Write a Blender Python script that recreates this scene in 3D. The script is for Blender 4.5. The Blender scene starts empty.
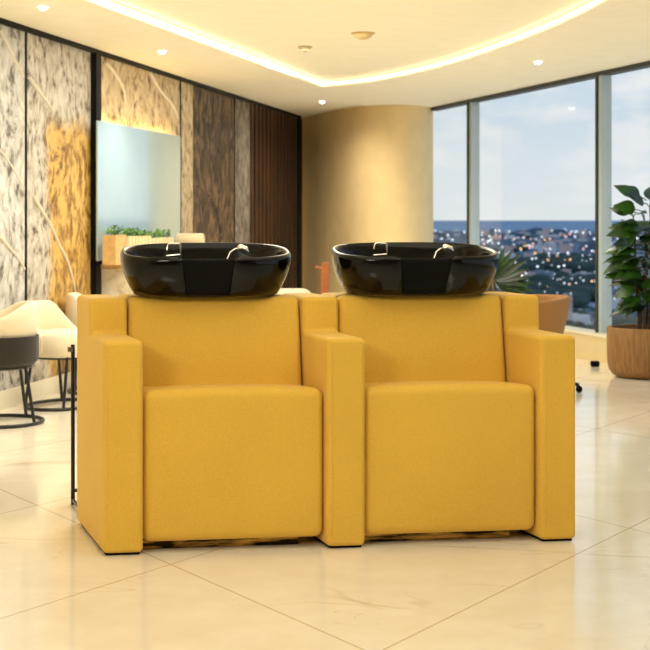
import bpy, bmesh, math, random
from mathutils import Vector, Matrix, geometry, noise
random.seed(7)
sc = bpy.context.scene
COL = sc.collection
PI = math.pi

# ------------------------------------------------------------------ camera
EYE, FPX = 1.2, 1400.0
cd = bpy.data.cameras.new('camera')
cam = bpy.data.objects.new('camera', cd); COL.objects.link(cam)
cam.location = (0, 0, EYE); cam.rotation_euler = (PI/2, 0, 0)
cd.sensor_width = 36.0; cd.lens = 36.0*FPX/650.0
cd.shift_y = -(325.0-220.0)/650.0
cd.clip_start = 0.05; cd.clip_end = 300000
cd.dof.use_dof = True; cd.dof.focus_distance = 5.6; cd.dof.aperture_fstop = 6.5
sc.camera = cam

# ------------------------------------------------------------------ world: pale dusk sky with soft clouds
w = bpy.data.worlds.new('sky'); sc.world = w; w.use_nodes = True
nt = w.node_tree; nt.nodes.clear()
def N(t, nt=nt, **kw):
    n = nt.nodes.new(t)
    for k, v in kw.items(): setattr(n, k, v)
    return n
out = N('ShaderNodeOutputWorld'); bg = N('ShaderNodeBackground'); tc = N('ShaderNodeTexCoord')
sx = N('ShaderNodeSeparateXYZ'); nt.links.new(tc.outputs['Generated'], sx.inputs[0])
rp = N('ShaderNodeValToRGB')
nt.links.new(sx.outputs['Z'], rp.inputs[0])
e = rp.color_ramp.elements
e[0].position = 0.0; e[0].color = (0.80, 0.83, 0.85, 1)
e[1].position = 0.12; e[1].color = (0.52, 0.66, 0.80, 1)
e2 = rp.color_ramp.elements.new(0.045); e2.color = (0.73, 0.80, 0.86, 1)
e3 = rp.color_ramp.elements.new(0.5); e3.color = (0.36, 0.50, 0.72, 1)
mp = N('ShaderNodeMapping'); mp.inputs['Scale'].default_value = (20, 20, 52)
nz = N('ShaderNodeTexNoise'); nz.inputs['Scale'].default_value = 1.0; nz.inputs['Detail'].default_value = 5
nt.links.new(tc.outputs['Generated'], mp.inputs[0]); nt.links.new(mp.outputs[0], nz.inputs['Vector'])
cr = N('ShaderNodeValToRGB'); cr.color_ramp.elements[0].position = 0.46; cr.color_ramp.elements[1].position = 0.64
nt.links.new(nz.outputs['Fac'], cr.inputs[0])
mm = N('ShaderNodeMath', operation='MULTIPLY'); mm.inputs[1].default_value = 0.85
nt.links.new(cr.outputs[0], mm.inputs[0])
mx = N('ShaderNodeMixRGB'); mx.inputs[2].default_value = (0.86, 0.87, 0.88, 1)
nt.links.new(mm.outputs[0], mx.inputs[0]); nt.links.new(rp.outputs[0], mx.inputs[1])
nt.links.new(mx.outputs[0], bg.inputs[0]); bg.inputs[1].default_value = 1.07
nt.links.new(bg.outputs[0], out.inputs[0])

# ------------------------------------------------------------------ large lights (unseen key light and added warm fills)
def area(name, loc, target, sx_, sy_, power, col):
    l = bpy.data.lights.new(name, 'AREA'); l.shape = 'RECTANGLE'; l.size = sx_; l.size_y = sy_
    l.energy = power; l.color = col
    o = bpy.data.objects.new(name, l); COL.objects.link(o); o.location = loc
    d = Vector(target) - Vector(loc)
    o.rotation_euler = d.to_track_quat('-Z', 'Y').to_euler()
    return o
WARM = (1.0, 0.94, 0.79)
area('unseen_key_light_front_left', (-2.0, 1.4, 2.42), (-0.2, 5.2, 0.4), 1.0, 1.0, 72, WARM)  # unseen light from the upper left, aimed at the wash unit
area('added_fill_light_in_tray', (-0.5, 9.6, 2.515), (-0.5, 9.6, 0), 1.6, 5.6, 165, WARM)  # added fill, no such lamp in the tray; brightens the far room
area('added_fill_light_middle', (0.2, 4.0, 2.515), (0.2, 4.0, 0), 2.4, 3.0, 32, WARM)  # added soft fill above the frame for the seat fronts

area('added_wall_fill_in_tray', (-.15, 11.6, 2.50), (.1, 16.6, -1.2), 1.0, .15, 26, WARM).data.spread = math.radians(66)  # added unseen light to brighten the back wall and column

vs = sc.view_settings
vs.view_transform = 'Standard'; vs.look = 'None'; vs.gamma = 1.0; vs.use_curve_mapping = False
sc.display_settings.display_device = 'sRGB'
vs.exposure = 0.0
sc.cycles.use_denoising = True
sc.cycles.max_bounces = 10; sc.cycles.diffuse_bounces = 5; sc.cycles.glossy_bounces = 4; sc.cycles.transparent_max_bounces = 12
sc.cycles.sample_clamp_indirect = 6.0
sc.cycles.caustics_reflective = False; sc.cycles.caustics_refractive = False

# ------------------------------------------------------------------ helpers
def lin(c):
    r = []
    for v in c[:3]:
        v /= 255.0
        r.append(v/12.92 if v <= 0.04045 else ((v+0.055)/1.055)**2.4)
    return (r[0], r[1], r[2], 1.0)
class MatB:
    """small wrapper around a node material"""
    def __init__(s, name):
        s.m = bpy.data.materials.new(name); s.m.use_nodes = True
        s.nt = s.m.node_tree; s.b = s.nt.nodes['Principled BSDF']
    def n(s, t, **kw):
        x = s.nt.nodes.new(t)
        for k, v in kw.items():
            if k.startswith('i_'): x.inputs[k[2:].replace('_', ' ')].default_value = v
            else: setattr(x, k, v)
        return x
    def l(s, a, b): s.nt.links.new(a, b)
    def coords(s, scale=(1, 1, 1), rot=(0, 0, 0), kind='Object'):
        t = s.n('ShaderNodeTexCoord'); m = s.n('ShaderNodeMapping')
        m.inputs['Scale'].default_value = scale; m.inputs['Rotation'].default_value = rot
        s.l(t.outputs[kind], m.inputs[0]); return m.outputs[0]
    def noise(s, vec, scale, detail=4, rough=0.5, dist=0.0):
        x = s.n('ShaderNodeTexNoise'); x.inputs['Scale'].default_value = scale; x.inputs['Detail'].default_value = detail
        x.inputs['Roughness'].default_value = rough; x.inputs['Distortion'].default_value = dist
        s.l(vec, x.inputs['Vector']); return x.outputs['Fac']
    def ramp(s, fac, stops):
        r = s.n('ShaderNodeValToRGB'); el = r.color_ramp.elements
        while len(el) < len(stops): el.new(0.5)
        for q, (p, c) in zip(el, stops): q.position = p; q.color = c if len(c) == 4 else lin(c)
        s.l(fac, r.inputs[0]); return r.outputs[0]
    def mix(s, fac, a, b, blend='MIX'):
        x = s.n('ShaderNodeMixRGB', blend_type=blend)
        for i, v in ((0, fac), (1, a), (2, b)):
            if hasattr(v, 'links') or hasattr(v, 'is_linked'): s.l(v, x.inputs[i])
            elif i == 0: x.inputs[0].default_value = v
            else: x.inputs[i].default_value = v if len(v) == 4 else lin(v)
        return x.outputs[0]
    def math(s, op, a, b=None):
        x = s.n('ShaderNodeMath', operation=op)
        for i, v in ((0, a), (1, b)):
            if v is None: continue
            if hasattr(v, 'is_linked'): s.l(v, x.inputs[i])
            else: x.inputs[i].default_value = v
        return x.outputs[0]
    def bump(s, h, strength, dist=0.01):
        x = s.n('ShaderNodeBump'); x.inputs['Strength'].default_value = strength; x.inputs['Distance'].default_value = dist
        s.l(h, x.inputs['Height']); s.l(x.outputs[0], s.b.inputs['Normal'])
    def color(s, v): s.l(v, s.b.inputs['Base Color'])
def simple(name, c, rough=0.5, metal=0.0, spec=0.5, vary=0.06, vscale=6.0, coat=0.0, bump=0.0, bscale=200.0):
    M = MatB(name); c4 = lin(c)
    v = M.coords()
    f = M.noise(v, vscale, 3)
    hi = tuple(min(1, x*(1+vary)) for x in c4[:3])+(1,); lo = tuple(x*(1-vary) for x in c4[:3])+(1,)
    M.color(M.ramp(f, [(0.3, lo), (0.7, hi)]))
    M.b.inputs['Roughness'].default_value = rough; M.b.inputs['Metallic'].default_value = metal
    M.b.inputs['Specular IOR Level'].default_value = spec; M.b.inputs['Coat Weight'].default_value = coat
    if bump: M.bump(M.noise(v, bscale, 3), bump, 0.002)
    return M.m
def emit(name, c, strength, sample=True):
    M = MatB(name); M.nt.nodes.remove(M.b)
    e_ = M.n('ShaderNodeEmission'); e_.inputs[0].default_value = lin(c); e_.inputs[1].default_value = strength
    M.l(e_.outputs[0], M.nt.nodes['Material Output'].inputs[0])
    if not sample: M.m.cycles.emission_sampling = 'NONE'
    return M.m

class MB:
    """collects shapes, then links them as ONE mesh object"""
    def __init__(s): s.v = []; s.f = []
    def add(s, vs_, fs): b = len(s.v); s.v += [tuple(p) for p in vs_]; s.f += [tuple(i+b for i in f) for f in fs]; return s
    def box(s, a, b, fn=None):
        (x0, y0, z0), (x1, y1, z1) = a, b
        p = [(x0,y0,z0),(x1,y0,z0),(x1,y1,z0),(x0,y1,z0),(x0,y0,z1),(x1,y0,z1),(x1,y1,z1),(x0,y1,z1)]
        if fn: p = [fn(*q) for q in p]
        return s.add(p, [(0,3,2,1),(4,5,6,7),(0,1,5,4),(1,2,6,5),(2,3,7,6),(3,0,4,7)])
    def rbox(s, a, b, r, fn=None, seg=4, inner=8):
        """box with round edges on a fine grid, bent by fn"""
        h = [(b[i]-a[i])/2 for i in range(3)]; c = [(b[i]+a[i])/2 for i in range(3)]
        r = min(r, min(h)*0.98)
        ax = []
        for i in range(3):
            lo = [-h[i] + r*(1-math.tan(PI/4*(1-k/seg))) for k in range(seg)]
            m = h[i]-r
            mid = [-m + 2*m*k/inner for k in range(inner+1)]
            ax.append(lo+mid+[-x for x in reversed(lo)])
        idx = {}; V = []; F = []
        def vid(i, j, k):
            key = (i, j, k)
            if key in idx: return idx[key]
            p = [ax[0][i], ax[1][j], ax[2][k]]
            q = [max(-(h[t]-r), min(h[t]-r, p[t])) for t in range(3)]
            d = Vector([p[t]-q[t] for t in range(3)])
            if d.length > 1e-9: d = d.normalized()*r
            o = [c[t]+q[t]+d[t] for t in range(3)]
            if fn: o = fn(*o)
            idx[key] = len(V); V.append(tuple(o)); return idx[key]
        n = [len(x)-1 for x in ax]
        for i in range(n[0]):
            for j in range(n[1]):
                F.append((vid(i,j,0), vid(i,j+1,0), vid(i+1,j+1,0), vid(i+1,j,0)))
                F.append((vid(i,j,n[2]), vid(i+1,j,n[2]), vid(i+1,j+1,n[2]), vid(i,j+1,n[2])))
        for i in range(n[0]):
            for k in range(n[2]):
                F.append((vid(i,0,k), vid(i+1,0,k), vid(i+1,0,k+1), vid(i,0,k+1)))
                F.append((vid(i,n[1],k), vid(i,n[1],k+1), vid(i+1,n[1],k+1), vid(i+1,n[1],k)))
        for j in range(n[1]):
            for k in range(n[2]):
                F.append((vid(0,j,k), vid(0,j,k+1), vid(0,j+1,k+1), vid(0,j+1,k)))
                F.append((vid(n[0],j,k), vid(n[0],j+1,k), vid(n[0],j+1,k+1), vid(n[0],j,k+1)))
        return s.add(V, F)
    def loft(s, rings, closed=True, cap0=False, cap1=False):
        n = len(rings[0]); V = [p for r in rings for p in r]; F = []
        for a in range(len(rings)-1):
            for i in range(n if closed else n-1):
                j = (i+1) % n
                F.append((a*n+i, a*n+j, (a+1)*n+j, (a+1)*n+i))
        if cap0: F.append(tuple(reversed(range(n))))
        if cap1: F.append(tuple((len(rings)-1)*n+i for i in range(n)))
        return s.add(V, F)
    def lathe(s, prof, c=(0,0), n=40, sx=1.0, sy=1.0, rot=0.0):
        rings = []
        for r, z in prof:
            ring = []
            for i in range(n):
                t = 2*PI*i/n; x = r*sx*math.cos(t); y = r*sy*math.sin(t)
                ring.append((c[0]+x*math.cos(rot)-y*math.sin(rot), c[1]+x*math.sin(rot)+y*math.cos(rot), z))
            rings.append(ring)
        return s.loft(rings, True, prof[0][0] > 1e-4, prof[-1][0] > 1e-4)
    def tube(s, pts, r, n=10, closed=False):
        pts = [Vector(p) for p in pts]; rings = []; m = len(pts)
        up = None
        for i, p in enumerate(pts):
            if closed: d = pts[(i+1) % m]-pts[i-1]
            else: d = pts[min(i+1, m-1)]-pts[max(i-1, 0)]
            d.normalize()
            if up is None: up = d.orthogonal().normalized()
            else:
                up = up-d*up.dot(d)
                up = d.orthogonal().normalized() if up.length < 1e-5 else up.normalized()
            q = d.cross(up); rr = r[i] if isinstance(r, (list, tuple)) else r
            rings.append([tuple(p+up*rr*math.cos(2*PI*k/n)+q*rr*math.sin(2*PI*k/n)) for k in range(n)])
        if closed: rings.append(rings[0]); return s.loft(rings)
        return s.loft(rings, True, True, True)
    def ball(s, c, r, nu=14, nv=9, sq=(1,1,1)):
        prof = [(math.sin(PI*k/nv), -math.cos(PI*k/nv)) for k in range(nv+1)]
        rings = [[(c[0]+r*a*sq[0]*math.cos(2*PI*i/nu), c[1]+r*a*sq[1]*math.sin(2*PI*i/nu), c[2]+r*z*sq[2]) for i in range(nu)] for a, z in prof]
        return s.loft(rings)
    def build(s, name, mat, parent=None, smooth=True, angle=40, weld=True):
        me = bpy.data.meshes.new(name); me.from_pydata(s.v, [], s.f)
        bm = bmesh.new(); bm.from_mesh(me)
        if weld: bmesh.ops.remove_doubles(bm, verts=bm.verts, dist=1e-5)
        bmesh.ops.recalc_face_normals(bm, faces=bm.faces)
        if smooth:
            for f in bm.faces: f.smooth = True
            a = math.radians(angle)
            for ed in bm.edges:
                if len(ed.link_faces) == 2 and ed.calc_face_angle(0) > a: ed.smooth = False
        bm.to_mesh(me); bm.free()
        for m_ in (mat if isinstance(mat, list) else [mat]): me.materials.append(m_)
        o = bpy.data.objects.new(name, me); COL.objects.link(o)
        if parent: o.parent = parent
        return o
def bevel(o, width, seg=3, angle=35):
    m = o.modifiers.new('bevel', 'BEVEL'); m.width = width; m.segments = seg; m.limit_method = 'ANGLE'; m.angle_limit = math.radians(angle)
    return o
def thing(name, label, cat, loc=(0,0,0), rz=0.0, group=None):
    o = bpy.data.objects.new(name, None); COL.objects.link(o); o.location = loc; o.rotation_euler = (0,0,rz)
    o.empty_display_size = 0.1
    return tag(o, label, cat, group)
def tag(o, label, cat, group=None, kind=None):
    o['label'] = label; o['category'] = cat
    if group: o['group'] = group
    if kind: o['kind'] = kind
    return o
def struct(o): o['kind'] = 'structure'; return o
def kids(o): return [c for c in bpy.data.objects if c.parent == o]
def copy_tree(o, parent=None):
    c = o.copy(); COL.objects.link(c)
    if parent: c.parent = parent
    for ch in kids(o): copy_tree(ch, c)
    return c
def smooth01(x): x = max(0, min(1, x)); return x*x*(3-2*x)

# ------------------------------------------------------------------ room layout (metres; camera eye at 0,0,1.2 looking along +Y)
CH = 1.27                                    # ceiling height above the eye
CEIL = EYE+CH
def ceil_pt(x, y): Y = CH*FPX/(220-y); return Vector(((x-325)*Y/FPX, Y))
W0, W1 = ceil_pt(0, 20), ceil_pt(300, 117)   # left wall
dW = (W1-W0).normalized(); nW = Vector((dW.y, -dW.x))
def yw(px, off=0.0):                                  # depth at which the left wall meets a view direction
    k = (px-325)/FPX; sl = dW.x/dW.y
    return (W0.x+off*(nW.x-sl*nW.y)-sl*W0.y)/(k-sl)
def wall(Y, off=0.0, z=0.0):
    p = Vector((W0.x+(Y-W0.y)*dW.x/dW.y, Y))+nW*off
    return Vector((p.x, p.y, z))
G0, G1 = ceil_pt(433, 108), ceil_pt(650, 62) # window wall
dG = (G1-G0).normalized(); nG = Vector((dG.y, -dG.x))   # points into the room
if nG.y > 0: nG = -nG
def glass(t, off=0.0, z=0.0):
    p = G0+dG*t+nG*off; return Vector((p.x, p.y, z))
def tw(px):
    k = (px-325)/FPX; return (k*G0.y-G0.x)/(dG.x-k*dG.y)

# ------------------------------------------------------------------ materials
def mat_floor():
    M = MatB('cream_marble_tiles'); v = M.coords()
    big = M.noise(v, 0.8, 5, 0.55); fine = M.noise(v, 5.0, 8, 0.65)
    base = M.ramp(big, [(0.3, (234, 225, 205)), (0.7, (244, 238, 222))])
    base = M.mix(0.35, base, M.ramp(fine, [(0.35, (228, 217, 194)), (0.65, (248, 243, 230))]))
    vv = M.coords((0.55, 1.5, 1), (0, 0, 0.75))
    n1 = M.noise(vv, 1.15, 2.2, 0.5, 0.9)
    vein = M.ramp(n1, [(0.497, (0,0,0,1)), (0.503, (1,1,1,1)), (0.506, (1,1,1,1)), (0.512, (0,0,0,1))])
    patch = M.ramp(M.noise(v, 1.1, 2), [(0.48, (0,0,0,1)), (0.6, (1,1,1,1))])
    fac = M.math('MULTIPLY', M.math('MULTIPLY', vein, patch), 0.55)
    base = M.mix(fac, base, (188, 146, 92))
    n2 = M.noise(vv, 3.0, 2.5, 0.5, 0.8)
    vein2 = M.ramp(n2, [(0.498, (0,0,0,1)), (0.502, (1,1,1,1)), (0.504, (1,1,1,1)), (0.508, (0,0,0,1))])
    base = M.mix(M.math('MULTIPLY', M.math('MULTIPLY', vein2, patch), 0.35), base, (200, 165, 115))
    # joints of the diagonal tiles: two families of straight lines
    t = M.n('ShaderNodeTexCoord'); s = M.n('ShaderNodeSeparateXYZ'); M.l(t.outputs['Object'], s.inputs[0])
    def fam(ang, off, sp, wd):
        nx, ny = -math.sin(ang), math.cos(ang)
        d = M.math('ADD', M.math('MULTIPLY', s.outputs[0], nx), M.math('MULTIPLY', s.outputs[1], ny))
        d = M.math('ADD', d, 40*sp-off+sp/2)
        d = M.math('ABSOLUTE', M.math('SUBTRACT', M.math('MODULO', d, sp), sp/2))
        return M.math('LESS_THAN', d, wd)
    j = M.math('MAXIMUM', fam(math.radians(56.5), FAM1[0], FAM1[1], 0.0035), fam(math.radians(-56.3), FAM2[0], FAM2[1], 0.0035))
    base = M.mix(M.math('MULTIPLY', j, 0.6), base, (176, 142, 92))
    M.color(base)
    M.b.inputs['Roughness'].default_value = 0.11; M.b.inputs['Specular IOR Level'].default_value = 0.6
    return M.m
a1 = math.radians(56.5); a2 = math.radians(-56.3)
FAM1 = (-math.sin(a1)*0.3+math.cos(a1)*4.115, 1.12)
FAM2 = (-math.sin(a2)*-0.561+math.cos(a2)*4.912, 1.75)

def mat_relief(name, lo, mid, hi, warmtop=None, painted_glow=None, scale=1.0, bump=0.5, rough=0.55):
    """carved feathery stone: stretched, warped noise strokes"""
    M = MatB(name)
    v = M.coords()
    warp = M.n('ShaderNodeTexNoise'); warp.inputs['Scale'].default_value = 2.2*scale; M.l(v, warp.inputs['Vector'])
    mixv = M.n('ShaderNodeMixRGB', blend_type='LINEAR_LIGHT'); mixv.inputs[0].default_value = 0.16
    M.l(v, mixv.inputs[1]); M.l(warp.outputs['Color'], mixv.inputs[2])
    def strokes(ang, sc_):
        m2 = M.n('ShaderNodeMapping'); m2.inputs['Rotation'].default_value = (ang, 0, 0); m2.inputs['Scale'].default_value = (4, 36*scale*sc_, 9*scale*sc_)
        m1 = M.n('ShaderNodeMapping'); m1.inputs['Scale'].default_value = (1, .42, 1); M.l(mixv.outputs[0], m1.inputs[0])
        M.l(m1.outputs[0], m2.inputs[0]); return M.noise(m2.outputs[0], 1.0, 4, 0.65)
    a, b, b2 = strokes(.85, 1.0), strokes(-.7, 1.15), strokes(.35, .8)
    k1 = M.ramp(M.noise(v, 3.2*scale, 2), [(.44, (0,0,0,1)), (.56, (1,1,1,1))]); k2 = M.ramp(M.noise(v, 2.1*scale, 1), [(.5, (0,0,0,1)), (.6, (1,1,1,1))])
    h = M.mix(k2, M.mix(k1, a, b), b2)
    c = M.ramp(h, [(0.36, lo), (0.47, mid), (0.60, hi)])
    if painted_glow:                                 # warm light painted into part of the panel, from y0 on along the wall, ragged edge
        (gy, gz, glo, ghi) = painted_glow
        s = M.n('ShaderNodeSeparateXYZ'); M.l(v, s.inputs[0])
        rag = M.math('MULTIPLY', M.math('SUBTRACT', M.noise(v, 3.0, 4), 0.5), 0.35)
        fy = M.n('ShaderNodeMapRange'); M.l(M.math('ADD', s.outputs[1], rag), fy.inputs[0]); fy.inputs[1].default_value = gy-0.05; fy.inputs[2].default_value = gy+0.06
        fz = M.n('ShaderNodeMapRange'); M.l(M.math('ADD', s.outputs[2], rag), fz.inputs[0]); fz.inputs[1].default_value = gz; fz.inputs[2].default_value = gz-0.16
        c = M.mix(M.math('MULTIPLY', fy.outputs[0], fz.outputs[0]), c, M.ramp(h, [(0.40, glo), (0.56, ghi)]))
    M.color(c); M.b.inputs['Roughness'].default_value = rough
    M.bump(h, bump, 0.03)
    return M.m

def mat_fabric(name, c, vary=0.05, bump=0.25):
    M = MatB(name); v = M.coords(); c4 = lin(c)
    f = M.noise(v, 170, 3, 0.7); g = M.noise(v, 3, 2)
    k = M.math('ADD', M.math('MULTIPLY', f, 0.7), M.math('MULTIPLY', g, 0.3))
    M.color(M.ramp(k, [(0.35, tuple(x*(1-1.6*vary) for x in c4[:3])+(1,)), (0.65, tuple(min(1, x*(1+1.6*vary)) for x in c4[:3])+(1,))]))
    M.b.inputs['Roughness'].default_value = 0.72; M.b.inputs['Specular IOR Level'].default_value = 0.25
    M.b.inputs['Sheen Weight'].default_value = 0.12
    M.bump(f, bump, 0.002)
    return M.m

FLOOR = mat_floor()
CEILM = simple('warm_white_paint', (248, 240, 216), 0.9, vary=0.02)
PLASTER = simple('cream_plaster', (234, 206, 150), 0.7, vary=0.04, bump=0.15, bscale=60)
WALLP = simple('plain_wall_paint', (236, 224, 196), 0.85, vary=0.03)
SKIRT = simple('cream_skirting', (240, 230, 205), 0.5, vary=0.02)
BLACKTRIM = simple('black_metal_trim', (10, 9, 8), 0.5, spec=.15, vary=0.1)
YELLOW = mat_fabric('mustard_yellow_upholstery', (222, 179, 70))
CREAMF = mat_fabric('cream_upholstery', (226, 212, 184), 0.03)
TANF = mat_fabric('tan_upholstery', (164, 120, 70), 0.04)
BLACKM = simple('black_powder_coated_metal', (16, 15, 15), 0.35, vary=0.1)
DARKF = mat_fabric('charcoal_fabric', (46, 42, 40), 0.05)
BASIN = simple('gloss_black_basin', (9, 8, 7), 0.11, spec=0.28, vary=0.05)
RUBBER = simple('black_rubber', (7, 6, 6), 0.7, spec=0.15, vary=0.1)
CHROME = simple('polished_chrome', (225, 222, 215), 0.08, metal=1.0, vary=0.02)
M = MatB('streaked_brass'); M.color(M.ramp(M.noise(M.coords((7, 7, 60)), 1.0, 4), [(.42, (44, 34, 24)), (.6, (206, 164, 84))]))  # brass streaked at random between dark brown and yellow
M.b.inputs['Metallic'].default_value = 1.0; M.b.inputs['Roughness'].default_value = .3
BRASS = M.m
ALU = simple('pale_aluminium_frame', (178, 192, 196), 0.4, vary=0.03)
DARKALU = simple('dark_window_gasket', (52, 58, 58), 0.5, vary=0.05)
WOODL = simple('pale_oak', (206, 168, 108), 0.5, vary=0.15, vscale=20)
WOODR = simple('red_brown_wood', (152, 84, 36), 0.45, vary=0.15, vscale=20)
SOIL = simple('dark_soil', (44, 32, 22), 0.95, vary=0.3, vscale=60)
TOWEL = mat_fabric('cream_towel', (238, 220, 182), 0.05, 0.5)
def mat_leaf(name, dark, light):
    M = MatB(name); v = M.coords()
    M.color(M.ramp(M.noise(v, 9, 3), [(0.35, dark), (0.65, light)]))
    M.b.inputs['Roughness'].default_value = 0.34; M.b.inputs['Subsurface Weight'].default_value = 0.0
    return M.m
LEAF = mat_leaf('glossy_green_leaf', (15, 36, 8), (46, 88, 20))
PALM = mat_leaf('dark_green_frond', (10, 32, 14), (34, 74, 30))
HERB = mat_leaf('fresh_green_sprig', (48, 88, 24), (104, 148, 48))
STEM = simple('brown_stem', (86, 66, 40), 0.7, vary=0.2)
def mat_pot():
    M = MatB('ribbed_tan_planter'); v = M.coords()
    wv = M.n('ShaderNodeTexNoise'); wv.inputs['Scale'].default_value = 1.0
    m = M.n('ShaderNodeMapping'); m.inputs['Scale'].default_value = (70, 70, 6); M.l(v, m.inputs[0]); M.l(m.outputs[0], wv.inputs['Vector'])
    M.color(M.ramp(wv.outputs['Fac'], [(0.35, (122, 86, 44)), (0.65, (150, 110, 60))]))
    M.b.inputs['Roughness'].default_value = 0.65; M.bump(wv.outputs['Fac'], 0.3, 0.004); return M.m
POT = mat_pot()
def mat_glass():
    M = MatB('window_glass'); M.nt.nodes.remove(M.b)
    tr = M.n('ShaderNodeBsdfTransparent'); tr.inputs[0].default_value = (0.97, 0.985, 0.985, 1)
    gl = M.n('ShaderNodeBsdfGlossy'); gl.inputs['Roughness'].default_value = 0.01
    lw = M.n('ShaderNodeLayerWeight'); lw.inputs[0].default_value = 0.5
    fr_ = M.math('ADD', M.math('MULTIPLY', M.math('POWER', lw.outputs['Facing'], 5.0), 0.35), 0.025)
    mxs = M.n('ShaderNodeMixShader'); M.l(fr_, mxs.inputs[0]); M.l(tr.outputs[0], mxs.inputs[1]); M.l(gl.outputs[0], mxs.inputs[2])
    M.l(mxs.outputs[0], M.nt.nodes['Material Output'].inputs[0]); return M.m
GLASS = mat_glass()
def mat_mirror():
    M = MatB('mirror_glass_painted_daylight')
    M.color(M.ramp(M.noise(M.coords(), 2, 3), [(0.3, (176, 200, 212)), (0.7, (184, 206, 216))]))  # pale blue stands in for reflected window daylight
    M.b.inputs['Roughness'].default_value = 0.06; M.b.inputs['Metallic'].default_value = 0.35
    return M.m
MIRROR = mat_mirror()
LED = emit('warm_led_strip', (255, 238, 198), 6.0)
LAMP = emit('downlight_lens', (255, 246, 222), 14.0)

# ------------------------------------------------------------------ floor, ceiling, walls
BACKY = -1.5
def poly_wall(name, pts, z0, z1, m, smooth=False):
    b = MB(); V = [(p[0], p[1], z0) for p in pts]+[(p[0], p[1], z1) for p in pts]; n = len(pts)
    b.add(V, [(i, i+1, n+i+1, n+i) for i in range(n-1)])
    return struct(b.build(name, m, smooth=smooth))
WL0 = wall(BACKY); GR = glass((BACKY-G0.y)/dG.y)
q0, q1, q2, q3 = wall(BACKY-.05, -.1), glass((BACKY-.05-G0.y)/dG.y, -.06), glass(-3.4, -.06), wall(W1.y+1.2, -.1)
ROOM = [Vector((p.x, p.y)) for p in (q0, q1, q2, q3)]
def slab(name, m, z0, z1):
    b = MB(); b.add([(p.x, p.y, z0) for p in ROOM]+[(p.x, p.y, z1) for p in ROOM], [(3,2,1,0),(4,5,6,7)]+[(i, (i+1) % 4, 4+(i+1) % 4, 4+i) for i in range(4)])
    return struct(b.build(name, m, smooth=False))
slab('floor', FLOOR, -.12, 0.0)

# left wall as a slab
b = MB(); p0, p1, p2, p3 = wall(BACKY, 0), wall(W1.y+.3, 0), wall(W1.y+.3, -.2), wall(BACKY, -.2)
b.add([(p.x, p.y, 0) for p in (p0, p1, p2, p3)]+[(p.x, p.y, CEIL+.12) for p in (p0, p1, p2, p3)],
      [(0,1,2,3),(4,7,6,5),(0,4,5,1),(1,5,6,2),(2,6,7,3),(3,7,4,0)])
struct(b.build('wall_left', WALLP, smooth=False))
# curved plastered wall running into the round column beside the window
cp = [(300,118),(310,116),(320,113.6),(330,111.4),(340,109.4),(352,107.4),(365,106),(378,105.2),(392,104.8),(406,104.9),(418,105.6),(427,106.6)]
pts = [ceil_pt(*q) for q in cp]
fine = []
for i in range(len(pts)-1):
    for k in range(4):
        a, b_, c_, d_ = pts[max(i-1,0)], pts[i], pts[i+1], pts[min(i+2, len(pts)-1)]
        t = k/4
        fine.append(0.5*((2*b_)+(c_-a)*t+(2*a-5*b_+4*c_-d_)*t*t+(3*b_-a-3*c_+d_)*t**3))
fine.append(pts[-1])
end = fine[-1]
def at433(Y, px): return Vector(((px-325)*Y/FPX, Y))
fine += [at433(end.y+.08, 430.5), at433(end.y+.2, 432.6), at433(end.y+.36, 433.4), at433(end.y+.6, 433.0), at433(end.y+.95, 430.5), at433(end.y+1.3, 425)]
poly_wall('wall_back', [wall(W1.y+.25, 0).xy]+fine, 0, CEIL+.12, PLASTER, True)
# walls behind the camera
poly_wall('wall_rear', [(GR.x, GR.y), (WL0.x, WL0.y)], 0, CEIL+.12, simple('brown_rear_wall', (132, 100, 62), .8))

# ceiling with a raised tray
lipL = [ceil_pt(322, 87), ceil_pt(200, 38.5), ceil_pt(85, 0)]
dL = (lipL[2]-lipL[0]).normalized()
lip_left = [lipL[0]+dL*k for k in (0, 3, 6, 9, 11.2)]
lip_right = [ceil_pt(322,87), ceil_pt(350,84.8), ceil_pt(375,81.7), ceil_pt(400,76.8), ceil_pt(420,72.4), ceil_pt(440,67.3), ceil_pt(460,61.6), ceil_pt(480,55), ceil_pt(500,48), ceil_pt(520,40.7), ceil_pt(540,32.8),
             ceil_pt(560,24.4), ceil_pt(580,15), ceil_pt(605,2)]
q = lip_right[-1]
lip_right += [Vector((q.x+.07, q.y-.8)), Vector((q.x+.08, q.y-1.8)), Vector((q.x+.0, q.y-3.2)), Vector((q.x-.25, q.y-4.8)), Vector((q.x-.6, q.y-6))]
trayp = list(reversed(lip_left))+lip_right[1:]
outer = ROOM
tri = geometry.tessellate_polygon([[p.to_3d() for p in outer], [p.to_3d() for p in trayp]])
allp = outer+trayp
b = MB(); b.add([(p.x, p.y, CEIL) for p in allp], [tuple(t) for t in tri])
n = len(trayp); TR = 0.06
b.add([(p.x, p.y, CEIL) for p in trayp]+[(p.x, p.y, CEIL+TR) for p in trayp], [(i, (i+1) % n, n+(i+1) % n, n+i) for i in range(n)])
tri2 = geometry.tessellate_polygon([[p.to_3d() for p in trayp]])
b.add([(p.x, p.y, CEIL+TR) for p in trayp], [tuple(t) for t in tri2])
struct(b.build('ceiling', CEILM, smooth=False))
slab('ceiling_slab', CEILM, CEIL+TR+.02, CEIL+TR+.1)

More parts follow.
